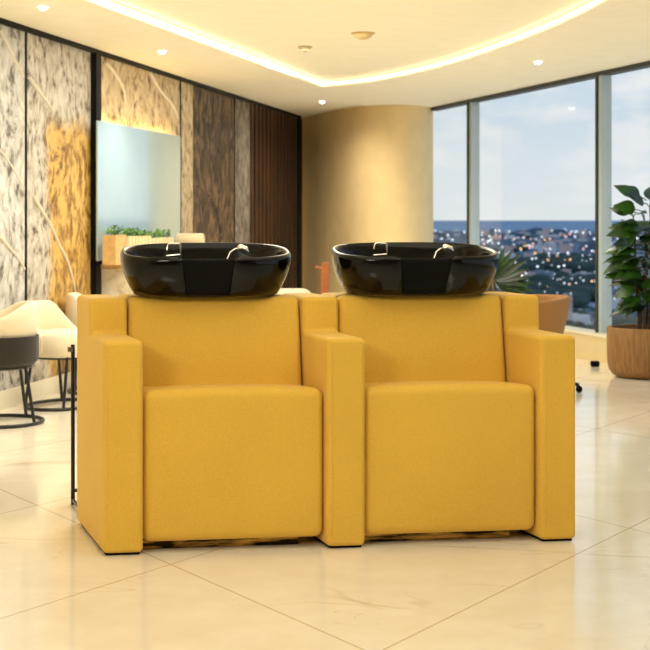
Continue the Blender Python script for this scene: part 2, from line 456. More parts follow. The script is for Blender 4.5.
# window wall: sill, frame, panes, mullions
tL, tR = 0.0, (BACKY-G0.y)/dG.y
ZS = 0.235
def gbox(b, t0, t1, o0, o1, z0, z1):
    p = [glass(t0,o0), glass(t1,o0), glass(t1,o1), glass(t0,o1)]
    b.add([(v.x, v.y, z0) for v in p]+[(v.x, v.y, z1) for v in p], [(0,1,2,3),(4,7,6,5),(0,4,5,1),(1,5,6,2),(2,6,7,3),(3,7,4,0)])
b = MB(); gbox(b, tL, tR, -.06, .13, 0, ZS-.02); struct(b.build('trim_1', simple('beige_sill_front', (226, 206, 160), 0.6, vary=0.03), smooth=False))
b = MB(); gbox(b, tL, tR, -.06, .145, ZS-.02, ZS); o = struct(b.build('trim_2', SKIRT, smooth=False))
b = MB(); gbox(b, tL, tR, -.05, .05, CEIL-.035, CEIL+.0); struct(b.build('trim_3', DARKALU, smooth=False))
ms = [tw(473.6), tw(604.0)]
step = ms[1]-ms[0]
cuts = [tL]+ms+[ms[1]+step*k for k in (1, 2, 3, 4)]
cuts = [c for c in cuts if c < tR-.5]+[tR]
for i in range(len(cuts)-1):
    b = MB(); gbox(b, cuts[i]+.02, cuts[i+1]-.02, -.006, .006, ZS, CEIL-.035)
    struct(b.build('window_%d' % (i+1), GLASS, smooth=False))
for i, t in enumerate(cuts[1:-1]):
    wv = 0.085
    b = MB(); gbox(b, t-wv/2, t+wv/2, -.05, .045, ZS, CEIL-.035); m = struct(b.build('trim_%d' % (4+i), ALU, smooth=False))
    b = MB(); gbox(b, t-wv/2, t-wv/2+.03, .045, .062, ZS, CEIL-.035)
    g = b.build('gasket', DARKALU, m, smooth=False)

# cove light along the rim of the ceiling tray
def strip(path, off, z0, z1):
    b = MB(); V = []
    for i, p in enumerate(path):
        d = (path[min(i+1, len(path)-1)]-path[max(i-1, 0)]).normalized(); nn = Vector((-d.y, d.x))
        V.append(p+nn*off)
    n = len(V)
    W2 = []
    for i, p in enumerate(path):
        d = (path[min(i+1, len(path)-1)]-path[max(i-1, 0)]).normalized(); nn = Vector((-d.y, d.x)); W2.append(p+nn*off*2.2)
    vv = [(p.x,p.y,z0) for p in V]+[(p.x,p.y,z1) for p in V]+[(p.x,p.y,z1) for p in W2]+[(p.x,p.y,z0) for p in W2]
    F = []
    for i in range(n-1):
        for a_, b__ in ((0,1),(1,2),(2,3),(3,0)): F.append((a_*n+i, a_*n+i+1, b__*n+i+1, b__*n+i))
    return b.add(vv, F)
o = strip(lip_left, .004, CEIL+.018, CEIL+.036).build('cove_light', LED, smooth=False)
tag(o, 'straight warm white cove light along the left rim of the ceiling tray', 'cove light')
o = strip(lip_right, -.004, CEIL+.018, CEIL+.036).build('cove_light', LED, smooth=False)
tag(o, 'curved warm white cove light along the window side of the ceiling tray', 'cove light')

# downlights, smoke detector, speaker grille
def downlight(px, py, label):
    p = ceil_pt(px, py)
    t = thing('downlight', label, 'downlight', (p.x, p.y, CEIL), 0, 'recessed ceiling downlights')
    MB().lathe([(0.04, 0.0), (0.04, -0.005), (0.03, -0.006), (0.03, 0.0)], n=28).build('trim_ring', SKIRT, t)
    MB().lathe([(0.0, -0.026), (0.012, -0.025), (0.022, -0.019), (0.029, -0.008), (0.0295, 0.0)], n=28).build('lens', LAMP, t)
    return p
dl = [downlight(43, 6, 'small round downlight above the pale panels at the far left'),
      downlight(162, 50.5, 'small round downlight above the mirror panel'),
      downlight(322, 101, 'small round downlight just below the corner of the ceiling tray'),
      downlight(538, 61, 'small round downlight above the wide window pane')]
for i, p in enumerate(dl):
    l = bpy.data.lights.new('downlight_beam', 'SPOT'); l.energy = (50, 55, 70, 45)[i]; l.color = WARM; l.spot_size = math.radians((95, 95, 172, 120)[i]); l.spot_blend = 0.8; l.shadow_soft_size = (0.05, 0.05, 0.25, 0.05)[i]
    lo = bpy.data.objects.new('downlight_beam', l); COL.objects.link(lo); lo.location = (p.x, p.y, CEIL-.04)
def tray_pt(x, y): Y = (CH+TR)*FPX/(220-y); return Vector(((x-325)*Y/FPX, Y))
DETECT = simple('grey_cream_plastic', (188, 172, 136), .6)
p = tray_pt(305, 46.5)
t = thing('smoke_detector', 'small round cream smoke detector on the raised ceiling', 'smoke detector', (p.x, p.y, CEIL+TR))
MB().lathe([(0.055, 0.0), (0.055, -0.012), (0.04, -0.018)], n=28).build('base', DETECT, t)
MB().lathe([(0.03, -0.017), (0.03, -0.034), (0.02, -0.04), (0, -0.04)], n=24).build('sensor', DETECT, t)
p = tray_pt(363, 33)
t = thing('ceiling_speaker', 'flat round beige speaker grille on the raised ceiling', 'ceiling speaker', (p.x, p.y, CEIL+TR))
MB().lathe([(0.085, 0.0), (0.085, -0.006), (0.078, -0.008), (0.076, -0.004)], n=32).build('rim', simple('beige_rim', (196, 168, 116), .6), t)
MB().lathe([(0.0, -0.045), (0.03, -0.043), (0.06, -0.028), (0.077, -0.005)], n=32).build('grille', simple('beige_grille', (206, 178, 124), .7, bump=.4, bscale=400), t)

# ------------------------------------------------------------------ left wall: panels, frames, mirror, counter
def wbox(b, Y0, Y1, o0, o1, z0, z1):
    p = [wall(Y0,o0), wall(Y1,o0), wall(Y1,o1), wall(Y0,o1)]
    return b.add([(v.x, v.y, z0) for v in p]+[(v.x, v.y, z1) for v in p], [(0,1,2,3),(4,7,6,5),(0,4,5,1),(1,5,6,2),(2,6,7,3),(3,7,4,0)])
ZB, ZT = 0.12, CEIL-.035
Ys = {k: yw(v, .105 if k[0] == 'm' else .03) for k, v in dict(p1=-60, s1=26, s2=93.5, s3=180.5, s4=234.5, s5=298, painted_glow=47, m0=98.5, m1=181, strip4=193, strip5=250).items()}
STONE = mat_relief('pale_carved_stone', (84, 78, 70), (178, 173, 164), (206, 203, 196))
GLOWST = mat_relief('pale_carved_stone_with_painted_glow', (84, 72, 56), (176, 166, 150), (206, 199, 186), painted_glow=(Ys['painted_glow'], 1.98, (124, 88, 36), (208, 168, 92)))  # yellow tone imitates light grazing the stone beside the post
BEIGE = mat_relief('beige_carved_stone', (112, 88, 58), (186, 164, 128), (212, 194, 160))
BROWN = mat_relief('brown_carved_stone', (20, 13, 8), (58, 41, 28), (122, 96, 68), scale=0.8, bump=0.6, rough=.4)
GREYB = mat_relief('grey_brown_carved_stone', (70, 60, 50), (110, 98, 86), (150, 138, 122), scale=0.8)
panels = [('p1', 's1', STONE, 'pale grey carved stone wall panel at the far left edge'),
          ('s1', 's2', GLOWST, 'carved stone wall panel with a warm glow painted towards the thick black post'),
          ('s2', 's3', BEIGE, 'beige carved stone wall panel behind the mirror')]
g = 0.012
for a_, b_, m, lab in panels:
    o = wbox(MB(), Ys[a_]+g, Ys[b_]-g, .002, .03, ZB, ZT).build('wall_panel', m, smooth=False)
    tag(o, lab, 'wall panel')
t = thing('wall_panel', 'dark brown carved wall panel with a pale strip beside the mirror', 'wall panel', wall((Ys['s3']+Ys['s4'])/2, .0, ZB))
def under(o, par): o.parent = par; o.matrix_parent_inverse = Matrix.Translation(-Vector(par.location)); return o
under(wbox(MB(), Ys['s3']+g, Ys['strip4'], .002, .03, ZB, ZT).build('pale_strip', BEIGE, smooth=False), t)
under(wbox(MB(), Ys['strip4'], Ys['s4']-g, .002, .03, ZB, ZT).build('carved_slab', BROWN, smooth=False), t)
t = thing('wall_panel', 'dark brown slatted wall panel with a grey strip beside the round column', 'wall panel', wall((Ys['s4']+Ys['s5'])/2, .0, ZB))
under(wbox(MB(), Ys['s4']+g, Ys['strip5'], .002, .03, ZB, ZT).build('grey_strip', GREYB, smooth=False), t)
M = MatB('dark_walnut_slats'); v = M.coords((3, 3, .6)); M.color(M.ramp(M.noise(v, 3, 5, .6), [(.3, (24, 13, 7)), (.7, (78, 45, 22))])); M.b.inputs['Roughness'].default_value = .4
WALNUT = M.m
b = MB(); wbox(b, Ys['strip5'], Ys['s5']-.02, .002, .012, ZB, ZT)
ns = 13
for k in range(ns):
    y0 = Ys['strip5']+(Ys['s5']-.05-Ys['strip5'])*k/ns; wbox(b, y0+.03, y0+.13, .012, .04, ZB, ZT)
under(b.build('slats', WALNUT, smooth=False), t)
# black trims of the panelling
b = MB(); wbox(b, yw(-70), Ys['s5']+.1, .0, .05, CEIL-.035, CEIL); struct(b.build('trim_11', BLACKTRIM, smooth=False))
for i, (k, wd, dp) in enumerate((('s1', .012, .036), ('s2', .05, .075), ('s3', .012, .036), ('s4', .012, .036))):
    b = MB(); wbox(b, Ys[k]-wd, Ys[k]+wd, .0, dp, ZB, CEIL-.035); struct(b.build('trim_%d' % (12+i), BLACKTRIM, smooth=False))
b = MB(); wbox(b, Ys['s5'], Ys['s5']+.14, .0, .05, ZB, CEIL-.035); struct(b.build('trim_16', BLACKTRIM, smooth=False))
b = MB(); wbox(b, BACKY+.02, Ys['s5']+.1, .0, .04, 0, ZB); struct(b.build('baseboard_left', SKIRT, smooth=False))

PALEST = simple('pale_carved_stalk', (214, 204, 184), .55)
# raised stalks carved across the panels
def stalk(par, m, pts, r=.016):
    m = PALEST if m is not BROWN else m
    P = []
    for px, py in pts:
        Y = yw(px, .03); P.append(wall(Y, .03, EYE-(py-220)*Y/FPX))
    Q = []
    for i in range(len(P)-1):
        a, b_, c_, d_ = P[max(i-1,0)], P[i], P[i+1], P[min(i+2, len(P)-1)]
        for k in range(5):
            t_ = k/5; Q.append(.5*((2*b_)+(c_-a)*t_+(2*a-5*b_+4*c_-d_)*t_*t_+(3*b_-a-3*c_+d_)*t_**3))
    Q.append(P[-1])
    o = MB().tube(Q, [r*(1-.5*k/len(Q)) for k in range(len(Q))], 8).build('carved_stalk', m, par)
    if par.type == 'EMPTY': under(o, par)
sp = [o for o in COL.objects if o.name.startswith('wall_panel') and o.parent is None]
stalk(sp[0], STONE, [(0, 30), (8, 46), (16, 62), (24, 77)]); stalk(sp[0], STONE, [(0, 236), (8, 246), (16, 255), (25, 269)]); stalk(sp[0], STONE, [(0, 150), (10, 163), (20, 180), (25, 189)], .009)
stalk(sp[1], STONE, [(28, 76), (38, 90), (48, 103), (54, 112)]); stalk(sp[1], STONE, [(33, 196), (44, 214), (52, 228), (60, 246), (68, 262), (73, 280), (76, 294)])
stalk(sp[2], BEIGE, [(106, 62), (118, 78), (124, 90), (126, 104)]); stalk(sp[2], BEIGE, [(150, 72), (160, 90), (172, 104), (178, 118)])
stalk(sp[3], BROWN, [(222, 246), (219, 222), (215, 206), (208, 194), (198, 186)], .016); stalk(sp[3], BROWN, [(217, 212), (220, 196), (226, 188), (232, 186)], .013); stalk(sp[3], BROWN, [(210, 180), (216, 160), (220, 140), (218, 122)], .012)

# mirror
t = thing('wall_mirror', 'tall frameless pale mirror on the beige panel above the counter', 'mirror', wall((Ys['m0']+Ys['m1'])/2, .03, .9))
zm0, zm1 = 0.90, 1.93
o = wbox(MB(), Ys['m0'], Ys['m1'], .095, .107, zm0, zm1); under(o.build('glass', MIRROR, smooth=False), t)
under(wbox(MB(), Ys['m0']+.14, Ys['m1']-.14, .03, .095, zm0+.12, zm1-.12).build('backing', BLACKTRIM, smooth=False), t)
b = MB(); wbox(b, Ys['m0']+.14, Ys['m1']-.04, .07, .092, zm1-.04, zm1-.02); wbox(b, Ys['m1']-.06, Ys['m1']-.03, .07, .092, zm0+.08, zm1-.045)
under(b.build('light_strip', emit('mirror_backlight', (255, 214, 140), 22.0), smooth=False), t)
# vanity counter
cY0, cY1 = yw(98, .05), yw(215, .05)
t = thing('vanity_counter', 'stone vanity counter with a wooden top below the mirror', 'counter', wall((cY0+cY1)/2, .25, 0))
MARB = mat_relief('white_veined_marble', (168, 150, 118), (226, 214, 188), (240, 232, 214), scale=.7, bump=.1, rough=.3)
o = bevel(under(wbox(MB(), cY0, cY1, .045, .42, .835, .875).build('worktop', WOODL, smooth=False), t), .006)
under(wbox(MB(), cY0+.03, cY1-.03, .045, .39, .0, .835).build('cabinet', MARB, smooth=False), t)
# ------------------------------------------------------------------ things on the counter
def sprigs(b, c, r, n, h):
    for k in range(n):
        a = random.uniform(0, 2*PI); d = r*math.sqrt(random.random()); x, y = c[0]+d*math.cos(a), c[1]+d*math.sin(a)
        for q in range(5):
            an = random.uniform(0, 2*PI); L = random.uniform(.018, .034); z = c[2]+random.uniform(.2, 1)*h
            u = Vector((math.cos(an), math.sin(an), random.uniform(-.1, .7))).normalized(); s_ = u.orthogonal().normalized()
            p = Vector((x, y, z))
            b.add([p, p+u*L*.5+s_*L*.33+Vector((0,0,.004)), p+u*L, p+u*L*.5-s_*L*.33+Vector((0,0,.004))], [(0,1,2,3)])
        b.tube([(x, y, c[2]-.01), (x, y, c[2]+h*.8)], .002, 5)
def planter_box(Y0, Y1, o0, o1, h, slat, label):
    c = wall((Y0+Y1)/2, (o0+o1)/2, .875)
    t = thing('planter_box', label, 'planter', c, 0, 'planters on the counter')
    b = MB()
    for (ya, yb, oa, ob) in ((Y0, Y1, o1-.012, o1), (Y0, Y1, o0, o0+.012), (Y0, Y0+.012, o0+.012, o1-.012), (Y1-.012, Y1, o0+.012, o1-.012)): wbox(b, ya, yb, oa, ob, .875, .875+h)
    if slat:
        k = int((Y1-Y0)/.07)
        for i in range(k):
            y = Y0+.01+(Y1-Y0-.02)*i/k; wbox(b, y, y+.04, o1, o1+.008, .878, .875+h+.004)
    under(b.build('box', slat or WOODL, smooth=False), t)
    under(wbox(MB(), Y0+.013, Y1-.013, o0+.013, o1-.013, .88, .875+h-.015).build('soil', SOIL, smooth=False), t)
    n = max(3, int((Y1-Y0)/.07))
    for i in range(n):
        q = wall(Y0+.03+(Y1-Y0-.06)*(i+.5)/n, (o0+o1)/2, .875+h-.01); b = MB(); sprigs(b, q, .03, 5, .045+.03*random.random()); under(b.build('sprig', HERB, smooth=False), t)
SLATM = simple('pale_slats', (226, 206, 164), .6, vary=.08)
pc = yw(117, .24); planter_box(pc-.11, pc+.11, .19, .29, .215, None, 'pale oak planter of green sprigs at the near end of the counter')
pc = yw(138, .23); planter_box(pc-.28, pc+.24, .17, .27, .20, SLATM, 'long slatted planter of green sprigs in the middle of the counter')
pc = yw(161, .22); planter_box(pc-.29, pc+.25, .16, .26, .18, SLATM, 'slatted planter of green sprigs furthest along the counter')
def towel(Y, o_, z, label):
    c = wall(Y, o_, .875+z); t = thing('rolled_towel', label, 'towel', c, math.atan2(nW.y, nW.x), 'rolled towels on the counter')
    r = .058; b = MB(); P = []
    for k in range(60):
        a = k*.42; rr = .006+(r-.006)*k/59; P.append((rr*math.cos(a), rr*math.sin(a)))
    rings = []
    prof = [(-.13, .97), (-.125, 1.0), (.125, 1.0), (.13, .97)]
    b.loft([[(x, r*s_*math.cos(2*PI*i/28), r+r*s_*math.sin(2*PI*i/28)) for i in range(28)] for x, s_ in prof], True, True, True)
    b.build('roll', TOWEL, t)
    MB().tube([(.131, x, r+y_) for x, y_ in P], .0025, 5).build('coil_edge', TOWEL, t)
pt = yw(190, .2); towel(pt-.14, .2, 0, 'cream rolled towel next to the last planter on the counter')
towel(pt, .2, .095, 'cream rolled towel lying on top of the other two')
towel(pt+.14, .2, 0, 'cream rolled towel at the far end of the counter')
# little round mirror on the counter
c = wall(yw(103.5, .09), .09, .875)
t = thing('table_mirror', 'small round black tabletop mirror at the near end of the counter', 'mirror', c, -.3)
MB().tube([(.075*math.cos(2*PI*k/40), 0, .095+.075*math.sin(2*PI*k/40)) for k in range(40)], .008, 8, True).build('rim', BLACKM, t)
b = MB(); b.loft([[(.073*s_*math.cos(2*PI*k/32), y_, .095+.073*s_*math.sin(2*PI*k/32)) for k in range(32)] for s_, y_ in ((1, -.004), (1, .004))], True, True, True); b.build('glass', MIRROR, t)
MB().box((-.04, -.03, 0), (.04, .03, .014)).build('base', BLACKM, t, smooth=False)

# ------------------------------------------------------------------ the two-seat backwash unit
O = Vector((-.787, 4.995, 0)); E1 = Vector((.9909, .135, 0)); E2 = Vector((-.33, .944, 0))
unit = thing('backwash_unit', 'mustard yellow two-seat hair washing unit with black basins', 'salon wash unit', O)
def S(u, v, z): p = E1*u+E2*v; return (p.x, p.y, z)
ARMS = [(-.005, .138), (.803, .944), (1.605, 1.742)]
for u0, u1 in ARMS:
    prof = [(-.004, .008), (.585, .008), (.585, .905), (.287, .905), (.280, .772), (-.004, .768)]
    b = MB(); n = len(prof)
    b.add([S(u0, v, z) for v, z in prof]+[S(u1, v, z) for v, z in prof], [tuple(range(n)), tuple(reversed(range(n, 2*n)))]+[(i, n+i, n+(i+1) % n, (i+1) % n) for i in range(n)])
    arm = bevel(b.build('armrest', YELLOW, unit, smooth=True, angle=180), .018, 5)
    arm.modifiers['bevel'].harden_normals = True
    r = .0028; i_ = .016
    MB().tube([S(u0+i_, -.0035, .05), S(u0+i_, -.0035, .72), S(u0+i_, -.002, .748)], r, 6).build('seam', YELLOW, arm)
    MB().tube([S(u1-.014, -.0035, .05), S(u1-.014, -.0035, .73)], r*.8, 6).build('seam', YELLOW, arm)
    for v0 in (.06, .48):
        b = MB(); b.lathe([(.03, 0), (.03, .009)], n=20); o = b.build('foot', RUBBER, unit)
        o.location = S((u0+u1)/2, v0, 0)
    b = MB(); b.box((u0+.012, .010, .001), (u1-.012, .54, .0085), S); b.build('glide_strip', RUBBER, unit, smooth=False)
for u0, u1 in ((.1395, .8015), (.9455, 1.6035)):
    uc = (u0+u1)/2; hw = (u1-u0)/2
    def seatfn(u, v, z):
        k = 1-((u-uc)/hw)**2; kz = max(0, 1-((z-.34)/.28)**2)
        dv = -.016*max(0, k)*kz*max(0, 1-(v-.02)/.2)
        dz = (.010*max(0, k) if z > .5 else 0)-.055*max(0, v-.06)*(1 if z > .5 else 0)
        return S(u, v+dv, z+dz)
    MB().rbox((u0, .022, .037), (u1, .30, .581), .034, seatfn, 5, 12).build('seat', YELLOW, unit, angle=180)
    b0, b1 = u0+.004, u1-.004
    def backfn(u, v, z):
        k = max(0, 1-((u-uc)/hw)**2)
        lean = .05*(z-.55)/.36
        dv = (lean-.018*k) if v < .33 else 0
        dz = .006*k if z > .85 else 0
        return S(u, v+dv, z+dz)
    MB().rbox((b0, .255, .46), (b1, .58, .905), .028, backfn, 5, 12).build('backrest', YELLOW, unit, angle=180)
    b = MB(); b.box((u0+.01, .09, 0.0), (u1-.075, .44, .045), S); o = bevel(b.build('base_plinth', BRASS, unit, smooth=False), .004)
    b = MB(); b.box((u0+.12, .59, 0), (u1-.12, .80, .84), S); o = bevel(b.build('pedestal', BASIN, unit, smooth=False), .02)
# rear frame of black tube
b = MB()
for u in (.04, 1.60):
    b.tube([S(u, .957, .0), S(u, .957, .675)], .0085, 10); b.tube([S(u, .957, .02), S(u, .595, .02)], .008, 8)
b.tube([S(.04, .957, .06), S(1.60, .957, .06)], .008, 8); b.tube([S(.27, .78, .06), S(.27, .957, .06)], .008, 8); b.tube([S(1.45, .78, .06), S(1.45, .957, .06)], .008, 8)
rf = b.build('rear_frame', BLACKM, unit)
b = MB(); b.box((.018, .945, .645), (.038, .965, .665), S); b.build('bracket', CHROME, rf, smooth=False)

NB = Vector((-E1.y, E1.x, 0))
def basin(cu, cv):
    c = Vector(S(cu, cv, .908))
    A, B = .329, .235; seg = 160
    prof = [(.45, .0), (.78, .0), (.845, .008), (.89, .03), (.945, .065), (.975, .092), (.992, .112), (1.0, .130), (1.002, .144), (.994, .154), (.975, .159), (.952, .158), (.935, .150), (.92, .135), (.895, .10), (.85, .065), (.75, .042), (.5, .036), (.12, .032)]
    def surf(i_, x, y, s_, z, lift=0.0):
        hz = z/.158
        front = smooth01((-y/B-.25)/.45)
        w_ = .098-.018*(1-hz)
        notch = 1-smooth01((abs(x)-w_)/.022)
        y2 = y+.022*notch*front*(1 if i_ < 5 else max(0, 1-(i_-4)/5))*(.35+.65*min(1, z/.03))
        zz = z*1.10+.026*hz*(y/B)-.006*notch*front*hz+.004*math.exp(-((abs(x)-.14)/.035)**2)*front*hz
        return tuple(c+E1*x+NB*(y2-lift)+Vector((0, 0, zz+lift*.6)))
    rings = []; ex = 2/2.7
    for i_, (s_, z) in enumerate(prof):
        ring = []
        for k in range(seg):
            t = 2*PI*k/seg; ct, st = math.cos(t), math.sin(t)
            x = A*s_*math.copysign(abs(ct)**ex, ct); y = B*s_*math.copysign(abs(st)**ex, st)
            ring.append(surf(i_, x, y, s_, z))
        rings.append(ring)
    b = MB(); b.loft(rings, True, True, True)
    bs = b.build('basin', BASIN, unit, angle=60)
    nr = []
    for i_ in range(2, 13):
        s_, z = prof[i_]; wn = .099-.020*(1-z/.158); row = []
        for q_ in range(25):
            x = wn*(q_/12-1); xx = min(1, abs(x)/(A*s_)); y = -B*s_*(1-xx**2.7)**(1/2.7)
            row.append(surf(i_, x, y, s_, z, .0035))
        nr.append(row)
    o = MB().loft(nr, False).build('neck_rest', RUBBER, bs, angle=180)
    m = o.modifiers.new('thickness', 'SOLIDIFY'); m.thickness = .003; m.offset = 0
    def L(x, y, z): return tuple(c+E1*x+NB*y+Vector((0, 0, z)))
    # faucet on the left, hand shower on the right, drain, soft neck rest in the notch
    b = MB(); b.tube([L(-.095, .10, .035), L(-.095, .10, .20)], .0042, 10)
    b.tube([L(-.097, .10, .197), L(-.128, .10, .199), L(-.142, .098, .196), L(-.147, .096, .175)], .0042, 10)
    f = b.build('faucet', CHROME, bs)
    b = MB(); b.tube([L(-.150, .09, .150), L(-.095, .098, .155)], .003, 8); b.build('lever', CHROME, bs)
    b = MB(); b.tube([L(.075, .02, .05), L(.082, .03, .13), L(.098, .045, .165), L(.12, .06, .178), L(.135, .065, .178)], .0032, 10)
    b.build('shower_hose', CHROME, bs)
    b = MB(); b.tube([L(.128, .062, .180), L(.142, .064, .181), L(.158, .066, .172), L(.17, .067, .16)], [.006, .014, .017, .008], 14); b.ball(L(.142, .064, .179), .0165)
    b.build('hand_shower', CHROME, bs)
    b = MB(); b.tube([L(0, 0, .033), L(0, 0, .038)], .03, 20); b.build('drain', CHROME, bs)
    return bs
basin(.4625, .41); basin(1.290, .41)

# ------------------------------------------------------------------ barrel chairs
def barrel(name, label, cat, x, y, face, r=.24, seat_z=.36, top=.70, low=.50, band=None, fab=CREAMF, legs='ring', group=None, sy=1.0, ringr=None, seat_top=.47, arc=115, ringsy=1.0, taper=1.0):
    t = thing(name, label, cat, (x, y, 0), face, group)
    # front of the chair is local +x; the back shell wraps around -x
    n = 44; A = math.radians(arc)
    outr, innr = [], []
    prof_n = 7
    rings = []
    th = .045
    for k in range(n+1):
        a = PI-A+2*A*k/n
        f = abs(a-PI)/A
        zt = low+(top-low)*(1-smooth01((f-.25)/.75)); zb = seat_z
        rr = r*(1-.0*f)
        sec = []
        for (o_, z) in ((rr-.02, zb), (rr, zb+.03), (rr+.008, zb+(zt-zb)*.6), (rr+.004, zt-.015), (rr-.008, zt), (rr-th+.006, zt), (rr-th, zt-.015), (rr-th, zb+.02)):
            o_ *= taper+(1-taper)*(z-zb)/(zt-zb)
            sec.append((o_*math.cos(a), o_*math.sin(a)*sy, z))
        rings.append(sec)
    MB().loft(rings, True, True, True).build('backrest', fab, t, angle=70)
    MB().lathe([(.0, seat_z-.01), ((r-.03)*taper, seat_z-.01), ((r-.005)*taper, seat_z+.015), ((r-.005)*taper, seat_top-.03), ((r-.02)*taper, seat_top-.005), ((r-.06)*taper, seat_top+.004), (0, seat_top+.008)], n=44, sy=sy).build('seat', fab, t, angle=60)
    if band:
        z0, z1 = band
        MB().lathe([(0, z0), (r-.02, z0), (r+.012, z0+.03), (r+.014, z1), (r-.01, z1)], n=44, sy=sy).build('seat_shell', DARKF, t, angle=50)
        seat_z = z0
    if legs == 'ring':
        R2 = ringr or r*1.05
        MB().tube([(R2*math.cos(2*PI*k/48), R2*ringsy*math.sin(2*PI*k/48), .012) for k in range(48)], .011, 10, True).build('base_ring', BLACKM, t)
        for k in range(4):
            a = PI/4+k*PI/2
            MB().tube([(r*.86*math.cos(a), r*.86*sy*math.sin(a), seat_z+.01), (R2*math.cos(a), R2*ringsy*math.sin(a), .012)], .010, 8).build('leg', BLACKM, t)
        MB().tube([(r*.85*math.cos(2*PI*k/40), r*.85*sy*math.sin(2*PI*k/40), seat_z-.008) for k in range(40)], .010, 8, True).build('seat_ring', BLACKM, t)
    else:
        MB().lathe([(.0, .10), (.03, .10), (.028, seat_z), (0, seat_z)], n=20).build('column', BLACKM, t)
        for k in range(5):
            a = 2*PI*k/5+legs
            o = MB().tube([(.02*math.cos(a), .02*math.sin(a), .12), (.2*math.cos(a), .2*math.sin(a), .075), (.29*math.cos(a), .29*math.sin(a), .055)], [.022, .016, .012], 10).build('base_arm', BLACKM, t)
            MB().ball((.29*math.cos(a), .29*math.sin(a), .026), .026, 12, 8, (.8, 1, 1)).build('caster', RUBBER, o)
    return t
aw = math.atan2(dW.y, dW.x)
barrel('barrel_chair', 'cream barrel chair with a dark seat shell nearest the far left edge', 'chair', -1.92, 8.27, aw+PI/2+.55, r=.213, seat_z=.50, top=.715, low=.62, band=(.345, .52), seat_top=.55, ringr=.25, ringsy=1.0, group='cream barrel chairs by the panelled wall')
barrel('barrel_chair', 'cream barrel chair facing right, half hidden behind the dark-shelled chair', 'chair', -1.69, 9.02, -.45, r=.225, seat_z=.335, top=.675, low=.47, seat_top=.485, arc=92, ringr=.21, ringsy=1.3, group='cream barrel chairs by the panelled wall')
barrel('barrel_chair', 'cream barrel chair peeking out furthest back, left of the wash unit', 'chair', -1.60, 9.78, .1, r=.20, seat_z=.36, top=.69, low=.56, seat_top=.50, ringr=.19, ringsy=1.2, group='cream barrel chairs by the panelled wall')
barrel('barrel_chair', 'cream chair back showing between the two wash basins', 'chair', -.325, 11.9, PI/2, r=.27, seat_z=.33, top=.63, low=.42, seat_top=.45, ringr=.24)
barrel('tub_chair', 'tan tub chair by the window behind the right armrest', 'chair', 1.475, 9.75, -2.5, r=.232, seat_z=.34, top=.672, low=.635, fab=TANF, legs=-.12, seat_top=.44, arc=165, taper=.72)

# wooden valet stand behind the gap between the seats
t = thing('valet_stand', 'red brown wooden stand with one peg left of the right basin', 'stand', (-.002, 11.2, 0))
bevel(MB().box((-.03, -.02, .03), (.032, .02, .86)).build('post', WOODR, t, smooth=False), .005)
MB().tube([(-.03, 0, .815), (-.075, 0, .822)], [.012, .014], 10).build('peg', WOODR, t)
bevel(MB().box((-.15, -.14, 0), (.15, .14, .035)).build('base', WOODR, t, smooth=False), .008)

# ------------------------------------------------------------------ plants
def leaf(b, base, d, up, L, Wd, curl=.25, tip=.62):
    d = d.normalized(); s_ = d.cross(up).normalized(); n_ = s_.cross(d).normalized()
    P = []; K = 8
    for k in range(K+1):
        f = k/K
        wd = Wd*math.sin(PI*min(1, f**tip))*.5 if 0 < f < 1 else .002
        c = base+d*L*f-n_*curl*L*f*f
        for q_, z in ((-1, .12), (-.5, .03), (0, -.02), (.5, .03), (1, .12)): P.append(c+s_*wd*q_+n_*wd*z)
    F = [(k*5+i, k*5+i+1, (k+1)*5+i+1, (k+1)*5+i) for k in range(K) for i in range(4)]
    b.add(P, F)
px0 = 645
Yp = 10.72; cx = (px0-325)/FPX*Yp
t = thing('potted_plant', 'tall broad-leaved green plant in a round tan planter by the window', 'plant', (cx, Yp, 0))
R = .285
MB().lathe([(0, 0), (R-.09, 0), (R-.04, .02), (R-.012, .06), (R, .12), (R+.004, .37), (R-.004, .383), (R-.03, .383), (R-.035, .33), (R-.04, .2)], n=64).build('planter', POT, t, angle=50)
MB().lathe([(0, .345), (R-.034, .345)], n=40).build('soil', SOIL, t)
stems = []
random.seed(11)
for k in range(6):
    a = 2*PI*k/6+.4; r0 = .05; top = Vector((.10*math.cos(a)+.02, .09*math.sin(a), random.uniform(.95, 1.25)))
    if k == 0: top = Vector((.03, 0, 1.3))
    p = [Vector((r0*math.cos(a), r0*math.sin(a), .34))]
    for q in range(1, 9):
        f = q/8; p.append(p[0].lerp(top, f)+Vector((math.sin(f*3+k)*.02, math.cos(f*2.5+k)*.02, 0)))
    MB().tube(p, [.013-.007*i/8 for i in range(9)], 8).build('stem', STEM, t); stems.append(p)
b = MB()
for si, p in enumerate(stems):
    for q in range(2, 9):
        for rep in range(3):
            c = p[q]; a = random.uniform(0, 2*PI); 
            out_ = Vector((math.cos(a), math.sin(a), random.uniform(-.25, .55) if q < 8 else random.uniform(.2, 1.0)))
            L = random.uniform(.15, .2)
            pet = c+out_.normalized()*.07
            b.tube([c, c.lerp(pet, .5)+Vector((0,0,.01)), pet], .004, 5)
            leaf(b, pet, out_, Vector((random.uniform(-.5, .5), random.uniform(-1.3, .1), .8)), L, L*.62, random.uniform(.1, .4))
